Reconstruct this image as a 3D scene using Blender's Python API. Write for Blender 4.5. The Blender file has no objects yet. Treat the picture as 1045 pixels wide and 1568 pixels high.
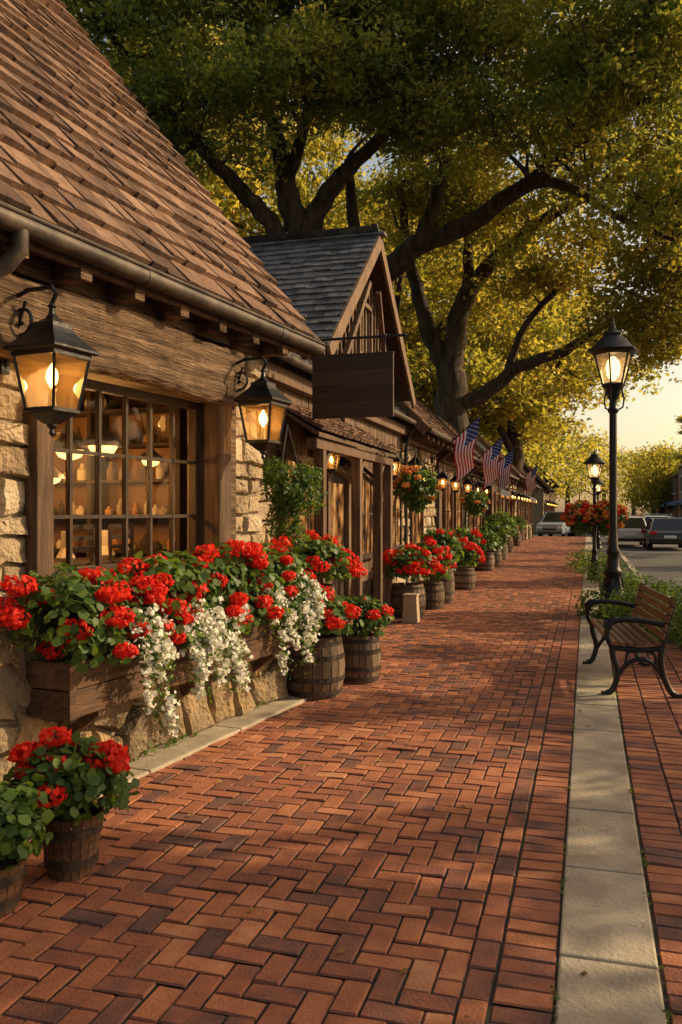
import bpy, math, random
import numpy as np
from mathutils import Vector, Matrix
random.seed(7); rng=np.random.default_rng(7)
sc=bpy.context.scene
AS=math.atan(.29); AB=math.radians(23.4)
def W(a,p,q,z=0): return Vector((p*math.cos(a)+q*math.sin(a),-p*math.sin(a)+q*math.cos(a),z))
def root(name,loc,a=0):
    e=bpy.data.objects.new(name,None); e.location=loc; e.rotation_euler=(0,0,-a); e.empty_display_size=.2
    sc.collection.objects.link(e); return e
# ---------------------------------------------------------------- materials
def nt(name):
    m=bpy.data.materials.new(name); m.use_nodes=True; t=m.node_tree; t.nodes.clear()
    o=t.nodes.new('ShaderNodeOutputMaterial'); return m,t,o
def ramp(t,cols):
    r=t.nodes.new('ShaderNodeValToRGB'); e=r.color_ramp.elements
    while len(e)<len(cols): e.new(.5)
    for i,(p,c) in enumerate(cols): e[i].position=p; e[i].color=(*c,1)
    return r
def M(name,cols,scale=8,stretch=(1,1,1),tint=.5,bump=.3,bscale=3,rough=.7,metal=0,spec=.3,dist=.02,detail=8,macro=0,ms=1.1):
    m,t,o=nt(name); N=t.nodes.new; L=t.links.new
    tc=N('ShaderNodeTexCoord'); mp=N('ShaderNodeMapping'); mp.inputs['Scale'].default_value=stretch
    L(tc.outputs['Object'],mp.inputs[0])
    n=N('ShaderNodeTexNoise'); n.inputs['Scale'].default_value=scale; n.inputs['Detail'].default_value=detail
    L(mp.outputs[0],n.inputs['Vector'])
    mr=N('ShaderNodeMapRange'); mr.inputs[1].default_value=.3; mr.inputs[2].default_value=.7; L(n.outputs['Fac'],mr.inputs[0])
    at=N('ShaderNodeAttribute'); at.attribute_name='tint'
    mx=N('ShaderNodeMix'); mx.inputs[0].default_value=tint; L(mr.outputs[0],mx.inputs[2]); L(at.outputs['Fac'],mx.inputs[3])
    r=ramp(t,cols); L(mx.outputs[0],r.inputs[0]); col=r.outputs[0]
    if macro:   # broad weathering / dirt
        n3=N('ShaderNodeTexNoise'); n3.inputs['Scale'].default_value=ms; n3.inputs['Detail'].default_value=9; n3.inputs['Roughness'].default_value=.7
        L(tc.outputs['Object'],n3.inputs['Vector']); r3=ramp(t,[(.36,(1-macro,)*3),(.62,(1.0,1.0,1.0))]); L(n3.outputs['Fac'],r3.inputs[0])
        mm=N('ShaderNodeMix'); mm.data_type='RGBA'; mm.blend_type='MULTIPLY'; mm.inputs[0].default_value=1; L(col,mm.inputs[6]); L(r3.outputs[0],mm.inputs[7]); col=mm.outputs[2]
    p=N('ShaderNodeBsdfPrincipled'); L(col,p.inputs['Base Color'])
    p.inputs['Roughness'].default_value=rough; p.inputs['Metallic'].default_value=metal; p.inputs['Specular IOR Level'].default_value=spec
    if bump:
        n2=N('ShaderNodeTexNoise'); n2.inputs['Scale'].default_value=scale*bscale; n2.inputs['Detail'].default_value=6
        L(mp.outputs[0],n2.inputs['Vector']); b=N('ShaderNodeBump'); b.inputs['Strength'].default_value=bump; b.inputs['Distance'].default_value=dist
        L(n2.outputs['Fac'],b.inputs['Height']); L(b.outputs[0],p.inputs['Normal'])
    L(p.outputs[0],o.inputs[0]); return m
def LM(name,cols,cols2,tr=.45,rough=.5):
    m,t,o=nt(name); N=t.nodes.new; L=t.links.new
    at=N('ShaderNodeAttribute'); at.attribute_name='tint'
    r=ramp(t,cols); r2=ramp(t,cols2); L(at.outputs['Fac'],r.inputs[0]); L(at.outputs['Fac'],r2.inputs[0])
    p=N('ShaderNodeBsdfPrincipled'); p.inputs['Roughness'].default_value=rough; p.inputs['Specular IOR Level'].default_value=.3
    L(r.outputs[0],p.inputs['Base Color']); d=N('ShaderNodeBsdfTranslucent'); L(r2.outputs[0],d.inputs[0])
    x=N('ShaderNodeMixShader'); x.inputs[0].default_value=tr; L(p.outputs[0],x.inputs[1]); L(d.outputs[0],x.inputs[2]); L(x.outputs[0],o.inputs[0]); return m
def EM(name,c,s):
    m,t,o=nt(name); e=t.nodes.new('ShaderNodeEmission'); e.inputs[0].default_value=(*c,1); e.inputs[1].default_value=s
    t.links.new(e.outputs[0],o.inputs[0]); return m
def GM(name,c,gl=.12,fr=0.0,frc=(1,.7,.4),fm=1.0):
    m,t,o=nt(name); N=t.nodes.new; L=t.links.new
    a=N('ShaderNodeBsdfTransparent'); a.inputs[0].default_value=(*c,1); g=N('ShaderNodeBsdfGlossy'); g.inputs[1].default_value=.03
    f=N('ShaderNodeFresnel'); f.inputs[0].default_value=1.45
    x=N('ShaderNodeMixShader'); ad=N('ShaderNodeMath'); ad.operation='MULTIPLY_ADD'; ad.inputs[1].default_value=fm; ad.inputs[2].default_value=gl*.4; L(f.outputs[0],ad.inputs[0])
    L(ad.outputs[0],x.inputs[0]); L(a.outputs[0],x.inputs[1]); L(g.outputs[0],x.inputs[2])
    last=x
    if fr>0:
        d=N('ShaderNodeBsdfTranslucent'); d.inputs[0].default_value=(*frc,1); y=N('ShaderNodeMixShader'); y.inputs[0].default_value=fr
        L(x.outputs[0],y.inputs[1]); L(d.outputs[0],y.inputs[2]); last=y
    L(last.outputs[0],o.inputs[0]); return m
def litroom(name):
    m,t,o=nt(name); N=t.nodes.new; L=t.links.new
    tc=N('ShaderNodeTexCoord'); mp=N('ShaderNodeMapping'); mp.inputs['Scale'].default_value=(1,3,1.6); L(tc.outputs['Object'],mp.inputs[0])
    n=N('ShaderNodeTexNoise'); n.inputs['Scale'].default_value=1.7; n.inputs['Detail'].default_value=3; L(mp.outputs[0],n.inputs['Vector'])
    r=ramp(t,[(.38,(.05,.02,.007)),(.5,(.4,.15,.04)),(.62,(.9,.42,.12)),(.75,(1,.65,.28))]); L(n.outputs['Fac'],r.inputs[0])
    e=N('ShaderNodeEmission'); L(r.outputs[0],e.inputs[0]); e.inputs[1].default_value=.8
    g=N('ShaderNodeBsdfGlossy'); g.inputs[1].default_value=.06; x=N('ShaderNodeMixShader'); x.inputs[0].default_value=.1
    L(e.outputs[0],x.inputs[1]); L(g.outputs[0],x.inputs[2]); L(x.outputs[0],o.inputs[0]); return m
brick=M('brick',[(0,(.095,.06,.055)),(.2,(.17,.085,.068)),(.45,(.33,.12,.068)),(.75,(.47,.185,.09)),(1,(.58,.30,.165))],7,tint=.7,bump=.8,bscale=10,rough=.78,spec=.25,dist=.006,macro=.35,ms=1.3)
sand=M('joint_sand',[(0,(.035,.03,.02)),(1,(.10,.08,.05))],10)
concrete=M('concrete',[(0,(.26,.22,.165)),(.5,(.42,.36,.27)),(1,(.5,.44,.34))],4,tint=.35,bump=.7,bscale=14,dist=.008,rough=.88,macro=.35,ms=2.2)
asphalt=M('asphalt',[(0,(.06,.058,.055)),(1,(.12,.115,.105))],3,tint=0,bump=.5,bscale=30,dist=.01,rough=.8,macro=.3,ms=.5)
dirt=M('earth',[(0,(.04,.045,.02)),(1,(.09,.08,.04))],.4,tint=0,bump=.3,rough=.95)
soil=M('soil',[(0,(.02,.014,.01)),(1,(.05,.035,.025))],20,rough=.95)
stone=M('stone',[(0,(.20,.14,.085)),(.35,(.38,.28,.17)),(.7,(.52,.41,.27)),(1,(.64,.55,.41))],7,tint=.6,bump=1,bscale=5,dist=.03,rough=.87,macro=.35,ms=3)
rubble=M('rubble',[(0,(.13,.10,.07)),(.4,(.29,.215,.135)),(.75,(.43,.30,.155)),(1,(.50,.39,.25))],6,tint=.6,bump=1,bscale=5,dist=.04,rough=.87,macro=.5,ms=4)
mortar=M('mortar',[(0,(.16,.13,.09)),(1,(.28,.22,.15))],14,tint=0,bump=.6)
shake=M('cedar_shake',[(0,(.06,.037,.028)),(.3,(.15,.088,.062)),(.65,(.28,.165,.11)),(1,(.42,.28,.195))],4,stretch=(5,5,.7),tint=.62,bump=1,bscale=6,dist=.02,rough=.85,macro=.35,ms=1.2)
slate=M('grey_shingle',[(0,(.05,.05,.058)),(.5,(.11,.11,.12)),(1,(.20,.19,.19))],6,tint=.6,bump=.8,bscale=4,dist=.012,rough=.8,macro=.3,ms=1.2)
timber=M('old_timber',[(0,(.045,.025,.014)),(.4,(.16,.095,.052)),(.7,(.27,.17,.10)),(1,(.42,.29,.18))],4,stretch=(3,.35,7),tint=.15,bump=1,bscale=4,dist=.04,rough=.8,macro=.45,ms=2)
plank=M('plank',[(0,(.045,.026,.015)),(.5,(.14,.082,.048)),(1,(.27,.175,.11))],5,stretch=(5,5,.5),tint=.45,bump=.8,bscale=4,dist=.012,rough=.75,macro=.35,ms=2)
boxwood=M('box_wood',[(0,(.045,.024,.013)),(.6,(.13,.068,.036)),(1,(.21,.115,.062))],5,stretch=(5,.5,6),tint=.3,bump=.6,bscale=4,dist=.01,rough=.65,macro=.35,ms=4)
barrelw=M('barrel_wood',[(0,(.06,.038,.024)),(.5,(.17,.11,.07)),(1,(.31,.22,.145))],8,stretch=(3,3,.6),tint=.5,bump=.7,bscale=4,dist=.008,rough=.75,macro=.4,ms=4)
benchw=M('bench_wood',[(0,(.10,.045,.02)),(1,(.24,.12,.055))],6,stretch=(6,.5,6),tint=.4,bump=.3,rough=.5)
darkwood=M('dark_wood',[(0,(.018,.011,.007)),(1,(.07,.04,.023))],5,stretch=(4,4,.6),tint=.3,bump=.5,rough=.6)
signw=M('sign_board',[(0,(.035,.018,.013)),(1,(.09,.05,.035))],6,stretch=(.6,4,6),tint=.4,bump=.4,rough=.55)
gutter=M('gutter_metal',[(0,(.04,.03,.025)),(1,(.10,.075,.058))],6,tint=0,bump=.2,rough=.55,metal=.2,macro=.4,ms=3)
iron=M('black_iron',[(0,(.008,.008,.009)),(1,(.02,.02,.022))],12,tint=0,bump=.2,rough=.38,metal=.3,spec=.5)
hoop=M('hoop_iron',[(0,(.03,.025,.022)),(1,(.09,.07,.055))],12,tint=0,bump=.3,rough=.5,metal=.6)
bark=M('bark',[(0,(.02,.015,.010)),(.6,(.065,.046,.031)),(1,(.13,.092,.06))],3,stretch=(2,2,.5),tint=.1,bump=1,bscale=4,dist=.08,rough=.9)
roomw=M('room_wall',[(0,(.08,.04,.017)),(1,(.26,.14,.06))],2,stretch=(3,3,.6),tint=.4,bump=.1)
oak=LM('oak_leaf',[(0,(.045,.09,.055)),(.5,(.08,.13,.045)),(1,(.15,.17,.035))],[(0,(.18,.30,.09)),(.5,(.42,.46,.07)),(1,(.80,.64,.08))],.58)
oak2=LM('golden_leaf',[(0,(.06,.095,.025)),(1,(.16,.15,.03))],[(0,(.34,.38,.045)),(1,(.80,.60,.07))],.6)
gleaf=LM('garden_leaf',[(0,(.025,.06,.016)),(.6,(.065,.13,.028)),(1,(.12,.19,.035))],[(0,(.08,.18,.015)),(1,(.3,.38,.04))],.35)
redp=LM('red_petal',[(0,(.55,.010,.006)),(1,(.88,.045,.018))],[(0,(.7,.01,.005)),(1,(.95,.06,.02))],.35,.6)
whitep=LM('white_petal',[(0,(.75,.73,.63)),(1,(.9,.88,.8))],[(0,(.75,.73,.6)),(1,(.88,.88,.78))],.35,.6)
pinkp=LM('mixed_petal',[(0,(.55,.05,.12)),(.5,(.7,.25,.05)),(1,(.8,.5,.06))],[(0,(.6,.1,.1)),(1,(.8,.5,.1))],.3,.6)
paneG=GM('window_glass',(.97,.95,.9),.0,fm=.45)
lampG=GM('lantern_glass',(1,.88,.66),.02,.13,(1,.58,.2),fm=.12)
bulb=EM('lamp_flame',(1,.56,.18),18)
litwin=litroom('lit_room')
FM=[M('flag_red',[(0,(.5,.02,.03)),(1,(.6,.03,.04))],5,bump=0),M('flag_white',[(0,(.7,.7,.7)),(1,(.8,.8,.8))],5,bump=0),M('flag_blue',[(0,(.025,.04,.16)),(1,(.04,.05,.2))],5,bump=0),iron]
# ---------------------------------------------------------------- mesh helpers
def finish(me,name,parent,mats,smooth,bevel=0):
    for m in mats: me.materials.append(m)
    if smooth: me.polygons.foreach_set('use_smooth',[True]*len(me.polygons))
    me.update(); ob=bpy.data.objects.new(name,me); sc.collection.objects.link(ob)
    if parent: ob.parent=parent
    if bevel:
        b=ob.modifiers.new('bevel','BEVEL'); b.width=bevel; b.segments=2; b.limit_method='ANGLE'
    return ob
class MB:
    def __init__(s): s.v=[];s.f=[];s.m=[];s.t=[]
    def add(s,vs,fs,m=0,t=None):
        n=len(s.v); s.v.extend([tuple(x) for x in vs])
        if t is None: t=random.random()
        for f in fs: s.f.append([i+n for i in f]); s.m.append(m); s.t.append(t)
    def box(s,x0,x1,y0,y1,z0,z1,m=0,t=None,X=None):
        vs=[Vector((x,y,z)) for z in (z0,z1) for y in (y0,y1) for x in (x0,x1)]
        if X is not None: vs=[X@v for v in vs]
        s.add(vs,[(0,2,3,1),(4,5,7,6),(0,1,5,4),(2,6,7,3),(0,4,6,2),(1,3,7,5)],m,t)
    def beam(s,a,b,w,h,m=0,t=None,up=(0,0,1)):
        a=Vector(a);b=Vector(b);d=(b-a);L=d.length;d.normalize();u=Vector(up);x=d.cross(u)
        if x.length<1e-4: x=d.cross(Vector((0,1,0)))
        x.normalize();u=x.cross(d)
        X=Matrix((x,d,u)).transposed().to_4x4(); X.translation=a
        s.box(-w/2,w/2,0,L,-h/2,h/2,m,t,X)
    def lathe(s,prof,n=16,c=(0,0,0),m=0,t=None,ph=0,cap=True):
        vs=[];fs=[];k=len(prof)
        for r,z in prof:
            for i in range(n):
                a=ph+2*math.pi*i/n; vs.append((c[0]+r*math.cos(a),c[1]+r*math.sin(a),c[2]+z))
        for j in range(k-1):
            for i in range(n):
                i2=(i+1)%n; fs.append((j*n+i,j*n+i2,(j+1)*n+i2,(j+1)*n+i))
        if cap: fs.append(tuple(range(n))[::-1]); fs.append(tuple((k-1)*n+i for i in range(n)))
        s.add(vs,fs,m,t)
    def tube(s,pts,rad,n=8,m=0,t=None):
        pts=[Vector(p) for p in pts]
        if not hasattr(rad,'__len__'): rad=[rad]*len(pts)
        vs=[];fs=[];x=None
        for i,p in enumerate(pts):
            d=(pts[min(i+1,len(pts)-1)]-pts[max(i-1,0)])
            if d.length<1e-6: d=Vector((0,0,1))
            d.normalize()
            if x is None: x=d.orthogonal().normalized()
            x=(x-d*x.dot(d)); x=x.normalized() if x.length>1e-5 else d.orthogonal().normalized()
            y=d.cross(x)
            for k in range(n):
                a=2*math.pi*k/n; vs.append(p+(x*math.cos(a)+y*math.sin(a))*rad[i])
        for j in range(len(pts)-1):
            for k in range(n):
                k2=(k+1)%n; fs.append((j*n+k,j*n+k2,(j+1)*n+k2,(j+1)*n+k))
        fs.append(tuple(range(n))[::-1]); fs.append(tuple((len(pts)-1)*n+i for i in range(n)))
        s.add(vs,fs,m,t)
    def build(s,name,mats,parent=None,smooth=False,bevel=0):
        me=bpy.data.meshes.new(name); me.from_pydata(s.v,[],s.f)
        me.polygons.foreach_set('material_index',s.m)
        a=me.attributes.new('tint','FLOAT','FACE'); a.data.foreach_set('value',s.t)
        o=finish(me,name,parent,mats,smooth,bevel)
        if smooth:
            me.set_sharp_from_angle(angle=math.radians(42)) if hasattr(me,'set_sharp_from_angle') else None
        return o
def npmesh(name,groups,mats,parent=None,smooth=False):
    nv=sum(g[0].shape[0]*g[0].shape[1] for g in groups); nf=sum(g[0].shape[0] for g in groups)
    me=bpy.data.meshes.new(name); me.vertices.add(nv); me.loops.add(nv); me.polygons.add(nf)
    co=np.concatenate([g[0].reshape(-1,3) for g in groups]).astype(np.float32)
    me.vertices.foreach_set('co',co.ravel()); me.loops.foreach_set('vertex_index',np.arange(nv,dtype=np.int32))
    sz=np.concatenate([np.full(g[0].shape[0],g[0].shape[1]) for g in groups]).astype(np.int32)
    st=np.concatenate([[0],np.cumsum(sz)[:-1]]).astype(np.int32)
    me.polygons.foreach_set('loop_start',st)
    me.polygons.foreach_set('material_index',np.concatenate([np.full(g[0].shape[0],g[1]) for g in groups]).astype(np.int32))
    me.update(calc_edges=True)
    a=me.attributes.new('tint','FLOAT','FACE'); a.data.foreach_set('value',np.clip(np.concatenate([g[2] for g in groups]),0,1).astype(np.float32))
    return finish(me,name,parent,mats,smooth)
def place(tmpl,pos,nrm,size):
    N=len(pos); n=nrm/np.maximum(np.linalg.norm(nrm,axis=1,keepdims=True),1e-6)
    r=rng.normal(size=(N,3)); x=np.cross(n,r); x/=np.maximum(np.linalg.norm(x,axis=1,keepdims=True),1e-6); y=np.cross(n,x)
    s=np.broadcast_to(np.asarray(size),(N,))[:,None,None]
    T=np.asarray(tmpl)[None]
    return pos[:,None,:]+s*(T[...,0:1]*x[:,None]+T[...,1:2]*y[:,None]+T[...,2:3]*n[:,None])
OAKL=[(0,-.5,0),(.2,-.15,.05),(.27,.15,.06),(0,.5,-.03),(-.27,.15,.06),(-.2,-.15,.05)]
OAK4=[OAKL[0],OAKL[2],OAKL[3],OAKL[4]]
RND=[(math.cos(a)*.5*(1+.12*(i%2)),math.sin(a)*.5*(1+.12*(i%2)),.08*(i%2)) for i,a in enumerate(np.linspace(0,2*math.pi,9)[:-1])]
PET=[(0,-.5,0),(.4,0,.12),(.2,.45,.05),(-.2,.45,.05),(-.4,0,.12)]
def sph(N):
    v=rng.normal(size=(N,3)); return v/np.linalg.norm(v,axis=1,keepdims=True)
def blobs(ells,nleaf,lsize,nred,headr,mat_red=1,petals=60,psize=.022,tmpl=RND,low=-.55):
    G=[]; vol=np.array([e[3]*e[4]*e[5] for e in ells])**.75; vol/=vol.sum()
    for e,w in zip(ells,vol):
        n=max(10,int(nleaf*w)); d=sph(n); d[:,2]=np.where(d[:,2]<low,-d[:,2],d[:,2])
        lump=1+.14*np.sin(d[:,0]*7+e[0]*9)*np.cos(d[:,1]*6+e[1]*5+d[:,2]*5)
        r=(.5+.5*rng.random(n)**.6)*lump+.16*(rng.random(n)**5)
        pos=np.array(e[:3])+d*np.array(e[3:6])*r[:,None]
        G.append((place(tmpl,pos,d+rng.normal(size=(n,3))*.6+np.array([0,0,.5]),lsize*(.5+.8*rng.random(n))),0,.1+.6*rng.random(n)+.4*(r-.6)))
        k=int(round(nred*w+rng.random()*.6))
        if nred and k<1: k=1
        if nred:
            hd=sph(k); hd[:,2]=np.abs(hd[:,2])*.9-.12
            hd/=np.linalg.norm(hd,axis=1,keepdims=True)
            hp=np.array(e[:3])+hd*np.array(e[3:6])*(1.0+.22*rng.random(k))[:,None]
            for c in hp:
                hr=headr*(.6+.6*rng.random()); pn=int(petals*(.8+.4*rng.random())); q=sph(pn)
                sq=np.array([1+.3*rng.random(),1+.2*rng.random(),.7])
                pp=c+q*hr*sq*(.7+.4*rng.random(pn))[:,None]
                G.append((place(PET,pp,q+rng.normal(size=(pn,3))*.5,psize*(.8+.5*rng.random(pn))*1.6),mat_red,rng.random(pn)*.7+.3*rng.random()))
    return G
def trail(starts,drop,out,dens=60,mw=2,wsize=.017):
    G=[]
    for (x,y,z) in starts:
        L=drop*(.4+.8*rng.random()); n=int(dens*(.6+.7*rng.random())); k=max(5,n//7)
        t0=rng.random(k)**.85; ph=rng.random()*6
        px=x+out*np.sqrt(t0)*.6+.02*np.sin(t0*6+ph); py=y+.035*np.sin(t0*4+ph); pz=z+.05*(1-t0)-L*t0**1.2
        cl=np.stack([px,py,pz],1)+rng.normal(size=(k,3))*(.05*(1.1-t0))[:,None]
        pos=(cl[:,None]+rng.normal(size=(k,8,3))*.013).reshape(-1,3)
        nr=rng.normal(size=(len(pos),3))*.7+np.array([.8,-.5,.6])
        G.append((place(PET,pos,nr,wsize*1.9*(.7+.6*rng.random(len(pos)))),mw,rng.random(len(pos))))
        m=n; tt=rng.random(m); lp=np.stack([x+out*np.sqrt(tt)*.6,y+.035*np.sin(tt*4+ph),z+.05*(1-tt)-L*tt**1.2],1)+rng.normal(size=(m,3))*.035
        G.append((place(OAKL,lp-np.array([.015,0,0]),rng.normal(size=(m,3))+np.array([.5,-.3,.5]),.03*(.7+.6*rng.random(m))),0,.3+.6*rng.random(m)))
    return G
GMATS=[gleaf,redp,whitep,pinkp]
def shingles(mb,O,A,U,L,H,exp=.19,w=(.1,.2),th=.022,m=0):
    O=Vector(O);A=Vector(A).normalized();U=Vector(U).normalized();Nn=A.cross(U)
    if Nn.z<0: Nn=-Nn
    rows=int(H/exp)+1
    for r in range(rows):
        x=-random.random()*.1; wave=.006*math.sin(r*2.1)
        while x<L:
            ww=random.uniform(*w); x0=max(x,0)+.003; x1=min(x+ww,L)-.003; x+=ww
            if x1-x0<.02: continue
            b=r*exp-.02+random.uniform(-.014,.014)+wave; t=th*random.uniform(.6,1.45); ln=exp*1.6
            lift=random.uniform(0,.009); sk=random.uniform(-.007,.007)
            p=[(x0,b,.004),(x1,b+sk,.004),(x1,b+ln,-.012),(x0,b+ln,-.012),(x0,b,th*1.1+t+lift),(x1,b+sk,th*1.1+t+lift*.4),(x1,b+ln,.006),(x0,b+ln,.006)]
            mb.add([O+A*a+U*bb+Nn*c for a,bb,c in p],[(4,5,6,7),(0,1,5,4),(1,2,6,5),(0,4,7,3)],m)
def stones(mb,P,a0,a1,z0,z1,h=(.13,.26),w=(.18,.42),jit=.012,dep=.05,m=0,gap=.012):
    ys=[z0]
    while ys[-1]<z1-h[0]*.8: ys.append(min(z1,ys[-1]+random.uniform(*h)))
    ys[-1]=z1; R=len(ys)-1; J=[]
    for k in range(R):
        xs=[a0]
        while xs[-1]<a1-w[0]*.8: xs.append(min(a1,xs[-1]+random.uniform(*w)))
        xs[-1]=a1; J.append(xs)
    H={}
    def vert(k,x):
        key=(k,round(x,5))
        if key not in H:
            jz=0 if k in(0,R) else random.uniform(-jit,jit)*1.6; jx=0 if x in(a0,a1) else random.uniform(-jit,jit)
            H[key]=(x+jx,ys[k]+jz)
        return H[key]
    for k in range(R):
        xs=J[k]
        for i in range(len(xs)-1):
            xl,xr=xs[i],xs[i+1]; poly=[vert(k,xl)]
            if k>0: poly+=[vert(k,x) for x in J[k-1] if xl<x<xr]
            poly+=[vert(k,xr),vert(k+1,xr)]
            if k<R-1: poly+=[vert(k+1,x) for x in reversed(J[k+1]) if xl<x<xr]
            poly.append(vert(k+1,xl))
            cx=sum(p[0] for p in poly)/len(poly); cz=sum(p[1] for p in poly)/len(poly)
            pts=[]
            for j in range(len(poly)):
                a,b=poly[j],poly[(j+1)%len(poly)]; nn=max(1,int(math.dist(a,b)/.06))
                for s in range(nn): pts.append((a[0]+(b[0]-a[0])*s/nn,a[1]+(b[1]-a[1])*s/nn))
            d0=dep*random.uniform(.6,1.3); vs=[];n=len(pts); ta=random.uniform(-.15,.15);tb=random.uniform(-.15,.15)
            for sc_,dd,jj in((1,0,0),(.97,.55,.004),(.86,.92,.009),(.5,1.0,.012)):
                for (x,z) in pts:
                    ln=math.hypot(x-cx,z-cz)+1e-6; g=max(0,1-gap/ln)
                    X=cx+(x-cx)*g*sc_+random.uniform(-jj,jj)*.6; Z=cz+(z-cz)*g*sc_+random.uniform(-jj,jj)*.6
                    vs.append(P(X,Z,dd*d0+(ta*(X-cx)+tb*(Z-cz))*(dd>0)+random.uniform(-jj,jj)))
            vs.append(P(cx,cz,d0))
            fs=[]
            for r in range(3):
                for q in range(n): q2=(q+1)%n; fs.append((r*n+q,r*n+q2,(r+1)*n+q2,(r+1)*n+q))
            for q in range(n): fs.append((3*n+q,3*n+(q+1)%n,4*n))
            mb.add(vs,fs,m)
def plight(parent,loc,e,r=.04,c=(1,.6,.28),name='lamp_light'):
    l=bpy.data.lights.new(name,'POINT'); l.energy=e; l.shadow_soft_size=r; l.color=c
    o=bpy.data.objects.new(name,l); sc.collection.objects.link(o); o.location=loc; o.parent=parent
# ---------------------------------------------------------------- ground
gr=root('ground',(0,0,0)); mb=MB(); mb.add([(-1500,-1500,-.2),(1500,-1500,-.2),(1500,1500,-.2),(-1500,1500,-.2)],[(0,1,2,3)]); mb.build('ground_sheet',[dirt],gr)
rd=root('road',(0,0,0),AS); mb=MB()
mb.add([(1.3,-30,-.13),(8,-30,-.13),(8,400,-.13),(1.3,400,-.13)],[(0,1,2,3)])
mb.add([(-60,57.5,-.134),(60,57.5,-.134),(60,68,-.134),(-60,68,-.134)],[(0,1,2,3)])
mb.build('asphalt',[asphalt],rd)
mb=MB()
for s in range(-20,55,4): mb.box(4.75,4.87,s,s+1.6,-.129,-.125)
for k in range(6): mb.box(1.9+k,2.4+k,54.5,57,-.129,-.125)
mb.build('lane_marking',[FM[1]],rd)
sw=root('sidewalk',(0,0,0),AS)
mb=MB(); mb.box(-9,1.15,-3,57.3,-.19,-.012); mb.box(9.0-1,12,-20,57,-.19,.0); mb.box(8,12,68.5,260,-.19,0); mb.box(-9,1.15,68.5,200,-.19,0)
mb.build('bedding',[sand],sw)
def bricks(name,rects,parent):
    R=np.array(rects); N=len(R); j=.0028+.0022*rng.random(N); hx=R[:,2]-j; hy=R[:,3]-j; ci=.005
    zt=rng.normal(size=N)*.0022; V=np.zeros((N,8,3))
    sx=[-1,1,1,-1]; sy=[-1,-1,1,1]; tx=rng.normal(size=N)*.018; ty=rng.normal(size=N)*.018
    ang=rng.normal(size=N)*.014
    for k in range(8):
        top=k>=4; jx=rng.normal(size=N)*.0009; jy=rng.normal(size=N)*.0009
        ox=sx[k%4]*(hx-(ci if top else 0))+jx; oy=sy[k%4]*(hy-(ci if top else 0))+jy
        V[:,k,0]=R[:,0]+ox-oy*ang; V[:,k,1]=R[:,1]+oy+ox*ang
        V[:,k,2]=(zt+tx*ox+ty*oy) if top else -.007+zt
    t=rng.random(N)*.8+.2*np.clip(.5+.5*np.sin(R[:,0]*2.1+R[:,1]*.9)+rng.normal(size=N)*.3,0,1); G=[(V[:,[4,5,6,7]],0,t)]
    for a in range(4): b=(a+1)%4; G.append((V[:,[a,b,4+b,4+a]],0,t*.6))
    npmesh(name,G,[brick],parent)
rects=[];u=.1;xm=-.405
for i in range(-40,6):
    for jy in range(10,575):
        k=(i-jy)%4; x=-.5+i*u; y=jy*u
        if k==0: r=(x+.1,y+.05,.1,.05)
        elif k==3: r=(x+.05,y+.1,.05,.1)
        else: continue
        lo,hi=r[0]-r[2],min(r[0]+r[2],xm)
        if lo<-3.9 or hi-lo<.02: continue
        rects.append(((lo+hi)/2,r[1],(hi-lo)/2,r[3]))
y=1.0
while y<57.4:
    rects.append((-.355,y+.1,.05,.1)); rects.append((-.202,y+.05,.1,.05)); rects.append((-.202,y+.15,.1,.05)); y+=.2
bricks('herringbone_bricks',rects,sw)
rects=[]
for r in range(0,5):
    y=1.0+(r%2)*.05
    while y<11.0: rects.append((.35+r*.2-(.0 if r<4 else .04),y+.05,.1 if r<4 else .06,.05)); y+=.1
bricks('side_bricks',rects,sw)
mb=MB(); y=.75
while y<57:
    L=.82+random.uniform(-.06,.06); mb.box(-.098,.24,y+.006,y+L-.006,-.1,.006+random.uniform(-.004,.004)); y+=L
mb.build('concrete_band',[concrete],sw,bevel=.009)
mb=MB(); y=-3
while y<57: mb.box(1.15,1.3,y+.004,y+1.8-.004,-.19,.01); y+=1.8
y=-20
while y<57: mb.box(7.86,8.0,y,y+1.79,-.19,.012); y+=1.8
y=68.6
while y<160: mb.box(7.86,8.0,y,y+1.79,-.19,.012); y+=1.8
mb.build('kerb',[concrete],sw,bevel=.01)
wd=root('joint_weeds',(0,0,0),AS); n=2600
yy=1.3+rng.random(n)**1.6*28; xx=np.where(rng.random(n)<.55,.245,-.102)+rng.normal(size=n)*.006
keep=np.sin(yy*5.1)+np.sin(yy*13.7+1)+rng.normal(size=n)*.4>.7; P0=np.stack([xx,yy,np.full(n,.006)],1)[keep]
npmesh('weeds',[(place(OAK4,P0+np.array([0,0,.002]),rng.normal(size=P0.shape)+np.array([0,0,.6]),.018*(.5+rng.random(len(P0)))),0,rng.random(len(P0)))],[gleaf],wd)
fl=root('fallen_leaves',(0,0,0),AS); n=170
P0=np.stack([-3.2+4.3*rng.random(n),2+rng.random(n)*22,np.full(n,.012)],1)
npmesh('leaf_litter',[(place(OAKL,P0,rng.normal(size=(n,3))*.25+np.array([0,0,1]),.045*(.6+.6*rng.random(n))),0,rng.random(n))],[M('dry_leaf',[(0,(.12,.06,.02)),(1,(.3,.2,.05))],20)],fl)
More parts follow.
